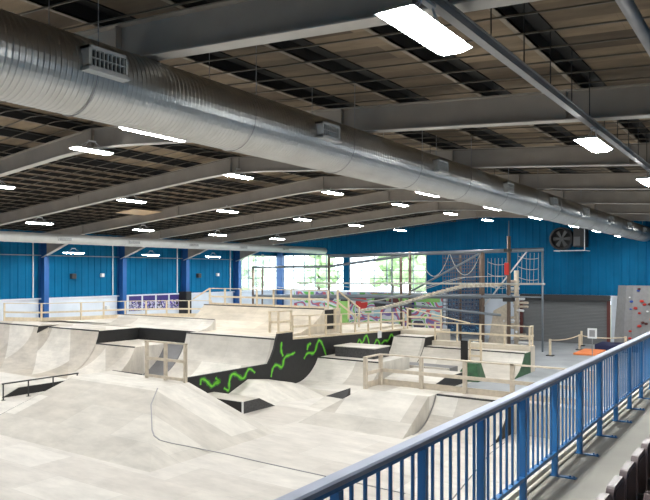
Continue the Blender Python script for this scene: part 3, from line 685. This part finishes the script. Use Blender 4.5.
t = thing('landing_bank', 'pale landing bank between the worn timber rail and the grey pad', 'ramp', (-13, 25, 0))
bm = BM(); prism(bm, [(23.2, 0), (28.2, 0), (28.2, .5), (26.2, .5)], 'x', -14.3, -11.85); obj('riding_surface', bm, 'ply', t)
bm = BM(); prism(bm, [(23.2, 0), (28.2, 0), (28.2, .49), (26.2, .49)], 'x', -11.84, -11.82); obj('side_panel', bm, 'black', t)
# ---------------------------------------------------------------- far right floor items
t = thing('orange_mat', 'bright orange mat lying on the floor before the shutter', 'mat', (-9.8, 43, 0)); bm = BM(); box(bm, -10.4, -9.1, 41.6, 44.4, 0, .12); obj('pad', bm, 'orange', t, bevel=.03)
t = thing('crash_mat', 'dark navy crash mat at the foot of the climbing wall', 'mat', (-9, 46, 0)); bm = BM(); box(bm, -9.9, -7.3, 44.9, 46.9, 0, .38); obj('pad', bm, 'navy', t, bevel=.05)
t = thing('sign_stand', 'white framed notice on a thin floor post', 'sign', (-9.1, 41.6, 0))
bm = BM(); tube(bm, [(-9.3, 41.6, 0), (-9.3, 41.6, 1.1)], .025, 6); box(bm, -9.5, -9.1, 41.4, 41.8, 0, .03); obj('post', bm, 'conduit', t)
bm = BM(); box(bm, -9.56, -9.04, 41.56, 41.62, 1.05, 1.65); obj('board', bm, 'white', t)
bm = BM(); box(bm, -9.46, -9.14, 41.55, 41.562, 1.15, 1.55); obj('picture', bm, 'conduit', t)
bl = [(-11.4, 40.3), (-10.7, 44.4), (-11.2, 47.0), (-8.0, 44.6)]
for i, (x, y) in enumerate(bl):
    t = thing('barrier_post', ['short timber barrier post nearest the green ramp end', 'short timber barrier post before the orange mat', 'short timber barrier post close to the shutter', 'short timber barrier post beside the crash mat'][i], 'post', (x, y, 0), 'timber barrier posts by the shutter')
    bm = BM(); box(bm, x-.06, x+.06, y-.06, y+.06, 0, 1.0); obj('upright', bm, 'pine', t)
    bm = BM(); box(bm, x-.2, x+.2, y-.2, y+.2, 0, .05); obj('foot', bm, 'dark', t)
def rope_pts(a, b, sag, n=10): return [tuple(a[k]+(b[k]-a[k])*i/n - (sag*4*(i/n)*(1-i/n) if k == 2 else 0) for k in range(3)) for i in range(n+1)]
for i, (a, b, l) in enumerate(((bl[0], bl[1], 'slack pale barrier rope crossing in front of the orange mat'), (bl[1], bl[3], 'slack pale barrier rope leading to the crash mat'), (bl[1], bl[2], 'slack pale barrier rope nearest the shutter'))):
    bm = BM(); tube(bm, rope_pts((a[0], a[1], .95), (b[0], b[1], .95), .12), .03, 6); o = obj('barrier_rope', bm, 'pine'); tag(o, l, 'rope', 'barrier ropes by the shutter')
# climbing wall
t = thing('climbing_wall', 'grey angular climbing wall panel with coloured holds', 'climbing wall', (-7.5, 47.8, 0))
bm = BM()
hull(bm, [(-9.4, 48.2, 0), (-8.7, 47.5, 0), (-8.2, 47.7, 0), (-3.0, 47.3, 0), (-3.0, 48.3, 0), (-9.1, 48.2, 4.1), (-8.45, 47.4, 4.1), (-8.1, 47.55, 4.1), (-3.0, 47.2, 4.1), (-3.0, 48.3, 4.1)],
     [(0, 1, 6, 5), (1, 2, 7, 6), (2, 3, 8, 7), (3, 4, 9, 8), (4, 0, 5, 9), (5, 6, 7, 8, 9), (4, 3, 2, 1, 0)])
obj('panel', bm, 'climb', t)
random.seed(3); hc = ['red', 'bluep', 'white', 'maroon', 'bluep', 'red']
for i in range(46):
    x = random.uniform(-8.35, -5.6); z = random.uniform(.4, 3.9); yb = 47.66 + (x+8.2)*(-.077) - z*.03 - .01
    bm = BM(); bmesh.ops.create_icosphere(bm, subdivisions=2, radius=random.uniform(.06, .11), matrix=Matrix.Translation((x, yb-.02, z)) @ Matrix.Diagonal((1.3, .7, .9, 1)))
    o = obj('hold', bm, hc[i % 6], t)

# ---------------------------------------------------------------- rope course in front of the gable
t = thing('rope_course', 'high ropes course of steel beams and brown posts before the windows', 'climbing frame', (-25, 42, 0))
YC = 42.0
posts = [(-36.1, 5.4, .09, 'brownpost'), (-35.1, 5.35, .07, 'brownpost'), (-28.5, 6.35, .10, 'brownpost'), (-23.04, 6.3, .06, 'steelrope'), (-22.3, 6.3, .09, 'brownpost'), (-21.6, 6.45, .11, 'brownpost'), (-16.25, 6.3, .12, 'brownpost'), (-14.5, 7.3, .12, 'brownpost'), (-12.35, 6.5, .06, 'steelrope')]
for x, h, r, m in posts:
    bm = BM(); tube(bm, [(x, YC, 0), (x, YC, h)], r, 10); obj('post', bm, m, t)
def beam(p, q, r, m='steelrope', nm='beam'):
    bm = BM(); tube(bm, [p, q], r, 8); obj(nm, bm, m, t)
beam((-36.1, YC, 5.4), (-28.5, YC, 5.42), .10); beam((-28.5, YC, 5.42), (-21.6, YC, 6.2), .10)
beam((-28.5, YC, 6.2), (-12.3, YC, 6.4), .12); beam((-28.5, YC+3, 6.2), (-21.6, YC, 6.3), .08)
beam((-36.1, YC, 3.0), (-14.3, YC, 3.42), .14); beam((-31, YC-1, 4.15), (-12.2, YC, 4.25), .06, 'rope', 'cable_beam')
beam((-28.5, YC, 3.1), (-14.5, YC-1.5, 2.3), .08); beam((-14.5, YC, 3.4), (-12.3, YC, 3.42), .05)
beam((-16.3, YC, 6.3), (-21.6, YC, 3.6), .07); beam((-13.3, YC, 6.35), (-16.2, YC, 2.7), .05, 'white', 'brace')
beam((-14.5, YC, 7.3), (-14.5, YC, 8.3), .03)
bm = BM(); box(bm, -14.75, -14.25, YC-.25, YC+.25, 6.3, 6.5); box(bm, -14.8, -14.2, YC-.3, YC+.3, 3.1, 3.35); obj('clamp', bm, 'dark', t)
bm = BM(); box(bm, -14.72, -14.42, YC-.3, YC-.1, 4.8, 5.6); o = obj('rescue_bag', bm, 'red', None, bevel=.06); tag(o, 'red bag hanging on the tall ropes course post', 'bag')
for i, (a, b, s) in enumerate((((-20.9, YC, 6.3), (-18.6, YC, 6.3), 1.6), ((-18.6, YC, 6.3), (-16.4, YC, 6.3), 1.5), ((-36, YC, 4.3), (-28.5, YC, 4.1), .5), ((-28.5, YC, 4.2), (-21.6, YC, 4.4), .5))):
    bm = BM(); tube(bm, rope_pts(a, b, s, 14), .025, 5); obj('hanging_rope', bm, 'rope', t)
for x0, x1, z0, z1 in ((-15.9, -14.7, 3.6, 5.9), (-13.9, -12.6, 4.2, 6.2)):
    bm = BM(); n = 5
    for i in range(n+1): xx = x0+(x1-x0)*i/n; tube(bm, [(xx, YC, z1), (xx+random.uniform(-.1, .1), YC, z0)], .012, 4)
    for j in range(3): zz = z0+(z1-z0)*(j+.5)/3; tube(bm, rope_pts((x0, YC, zz+.15), (x1, YC, zz), .12, 6), .018, 4)
    obj('rope_net', bm, 'rope', t)
# log walkway
t = thing('log_walkway', 'rising timber log bridge slung through the ropes course', 'bridge', (-18, 42, 3))
bm = BM()
path = [(-24.5, 40.6, 2.3), (-22.8, 40.6, 2.55), (-21, 40.6, 3.0), (-19, 40.7, 3.6), (-17.2, 40.9, 4.1), (-16, 41, 4.15), (-14.6, 41.2, 4.2)]
for a, b in zip(path, path[1:]):
    a = Vector(a); b = Vector(b); n = max(3, int((b-a).length/.28))
    for i in range(n): p = a.lerp(b, i/n); tube(bm, [(p.x, p.y-.45, p.z), (p.x, p.y+.45, p.z)], .09, 7)
obj('logs', bm, 'pine_grey', t)
for s in (-.45, .45):
    bm = BM(); tube(bm, [(p[0], p[1]+s, p[2]-.1) for p in path], .03, 6); tube(bm, [(p[0], p[1]+s, p[2]+.55) for p in path], .02, 6); obj('side_rope', bm, 'rope', t)
# net tower with blue mural
t = thing('net_tower', 'dark cargo net tower hanging before the blue mural', 'net', (-18, 43, 0))
for yy in (44.0, 45.6):
    bm = BM()
    for i in range(13): xx = -20.0+.2*i; tube(bm, [(xx, yy, 6.3), (xx+.1*math.sin(i), yy, 1.2)], .032, 4)
    for j in range(20): zz = 1.3+.26*j; tube(bm, [(-20.0, yy, zz), (-17.6, yy, zz+.06*math.sin(j))], .032, 4)
    obj('cargo_net', bm, 'net', t)
bm = BM(); tube(bm, [(-17.5, 44.8, 0), (-17.5, 44.8, 6.5)], .12, 8); tube(bm, [(-19.0, 44.8, 0), (-19.0, 44.8, 6.5)], .09, 8); obj('mast', bm, 'brownpost', t)
bm = BM(); box(bm, -21.4, -18.7, 47.9, 48.0, .3, 3.4); box(bm, -21.4, -21.3, 47.9, 48.3, 0, 3.4); box(bm, -18.8, -18.7, 47.9, 48.3, 0, 3.4); o = obj('wall_mural', bm, 'mural_blue'); tag(o, 'mottled dark blue painted panel behind the cargo net', 'panel')
# spiral log tower
t = thing('log_tower', 'spiral tower of stacked timber logs left of the shutter', 'climbing tower', (-15.0, 43.5, 0))
bm = BM(); tube(bm, [(-14.6, 43.8, 0), (-14.6, 43.8, 5.1)], .16, 10); obj('mast', bm, 'pine_grey', t)
for i in range(18):
    a = i*.62; z = .3+.24*i; bm = BM(); p = Vector((-14.6, 43.8, z)); d = Vector((math.cos(a), math.sin(a), 0))
    tube(bm, [tuple(p-d*.2), tuple(p+d*(1.0-.02*i))], .085, 7); obj('log_step', bm, 'pine_grey' if i % 3 else 'white', t)
bm = BM(); hexa(bm, [(-16.4, 43.3, 0), (-15.1, 43.3, 0), (-15.1, 43.5, 0), (-16.4, 43.5, 0)], [(-16.0, 43.3, 2.4), (-14.9, 43.3, 3.0), (-14.9, 43.5, 3.0), (-16.0, 43.5, 2.4)]); obj('sloped_board', bm, 'pine_grey', t)

# graffiti mural below the gable windows, spray discs
t = thing('graffiti_mural', 'colourful spray-painted mural under the end wall windows', 'mural', (-29, YG-.1, 0))
bm = BM(); box(bm, -36.6, -22.0, YG-.11, YG-.065, .1, 3.25); obj('painted_board', bm, 'mural', t)
bm = BM(); box(bm, -28.4, -22.2, YG-.13, YG-.115, 2.6, 3.2); o = obj('green_field', bm, 'greenpale', t); o['label'] = 'bright green painted upper band'
for i, (x, z, r, m) in enumerate(((-31.0, 2.5, .55, 'dark'), (-29.4, 2.35, .6, 'red'), (-27.6, 2.5, .6, 'dark'), (-26.3, 2.5, .5, 'maroon'), (-24.9, 2.3, .5, 'purple'))):
    bm = BM(); n = 20; v = [bm.verts.new((x+r*math.cos(2*math.pi*k/n), YG-.14-.002*i, z+r*math.sin(2*math.pi*k/n))) for k in range(n)]; f = bm.faces.new(v)
    w = bmesh.ops.extrude_face_region(bm, geom=[f]); bmesh.ops.translate(bm, vec=(0, .01, 0), verts=[g for g in w['geom'] if isinstance(g, bmesh.types.BMVert)])
    obj('painted_disc', bm, m, t)
t = thing('painted_board', 'bright lime and pink painted board beside the stair handrail', 'panel', (-24, 36.5, 0))
bm = BM(); box(bm, -24.0, -23.2, 36.4, 36.5, 0, 3.1); obj('green_board', bm, 'greenpale', t); bm = BM(); box(bm, -25.0, -24.0, 36.4, 36.5, 0, 3.1); obj('white_board', bm, 'mural', t)
# banners and marks on the left wall
for i in range(4):
    y0 = 31.2 + 1.28*i
    t = thing('banner', ['leftmost', 'second', 'third', 'rightmost'][i] + ' of four dark printed banners on the left block wall', 'banner', (XL+.1, y0, 0), 'printed banners on the left wall')
    bm = BM(); box(bm, XL+.07, XL+.10, y0, y0+1.1, 2.2, 3.25); obj('cloth', bm, 'banner', t)
    bm = BM(); box(bm, XL+.07, XL+.11, y0, y0+1.1, 2.9, 3.27); obj('header_strip', bm, 'purple', t)
def wallbox(y, z, s, m, name, label, cat):
    bm = BM(); box(bm, XL+.04, XL+.04+s*.8, y-s/2, y+s/2, z-s/2, z+s/2); bm2 = bm
    o = obj(name, bm2, m, None, bevel=s*.12); tag(o, label, cat)
wallbox(26.6, 4.72, .34, 'dark', 'wall_speaker', 'small black speaker on the blue wall, between the two leftmost columns', 'speaker')
wallbox(38.0, 4.72, .34, 'dark', 'wall_speaker', 'small black speaker on the blue wall near the windows', 'speaker')
wallbox(28.9, 4.78, .24, 'white', 'junction_box', 'small white box on the blue wall, left of the second column', 'box')
wallbox(40.2, 4.78, .24, 'white', 'junction_box', 'small white box on the blue wall, just left of the windows', 'box')
wallbox(29.3, 2.55, .26, 'white', 'socket_box', 'small white box low on the pale block wall', 'box')
t = thing('padded_column', 'black padding wrapped round the foot of the third blue column', 'padding', (XL+.7, 36.3, 0)); bm = BM(); box(bm, XL+.1, XL+.85, 35.95, 36.05, 0, 3.5); box(bm, XL+.71, XL+.9, 36.0, 36.5, 0, 3.5); obj('pad', bm, 'black', t)

# ---------------------------------------------------------------- outdoors seen through the windows
bm = BM(); box(bm, -90, 0, YG+.3, 110, -.3, -.1); box(bm, -90, XL-.3, 30, YG+.3, -.3, -.1); struct('floor_outdoors', bm, 'lawn', 'ground outside the windows')
random.seed(11)
for i, (x, y, h) in enumerate(((-52, 74, 8.5), (-45, 82, 9), (-38, 76, 8), (-32, 84, 9.5), (-27, 78, 8), (-58, 66, 8), (-62, 56, 8))):
    t = thing('tree', 'pale leafy tree outside the windows, number %s from the left' % ['three', 'four', 'five', 'six', 'seven', 'two', 'one'][i], 'tree', (x, y, -.1), 'trees outside the windows')
    bm = BM(); tube(bm, [(x, y, -.1), (x+.2, y, h*.5), (x, y, h*.8)], [.3, .22, .08], 8); obj('trunk', bm, 'bark', t)
    bm = BM()
    for k in range(26):
        a = random.uniform(0, 6.28); rr = random.uniform(0, 2.6); zz = random.uniform(.4, 1.0)*h
        bmesh.ops.create_icosphere(bm, subdivisions=2, radius=random.uniform(.6, 1.3), matrix=Matrix.Translation((x+rr*math.cos(a)*(1.2-zz/h*.6), y+rr*math.sin(a), zz)))
    for v in bm.verts: v.co += Vector((random.uniform(-.18, .18), random.uniform(-.18, .18), random.uniform(-.18, .18)))
    obj('crown', bm, 'leaf', t)
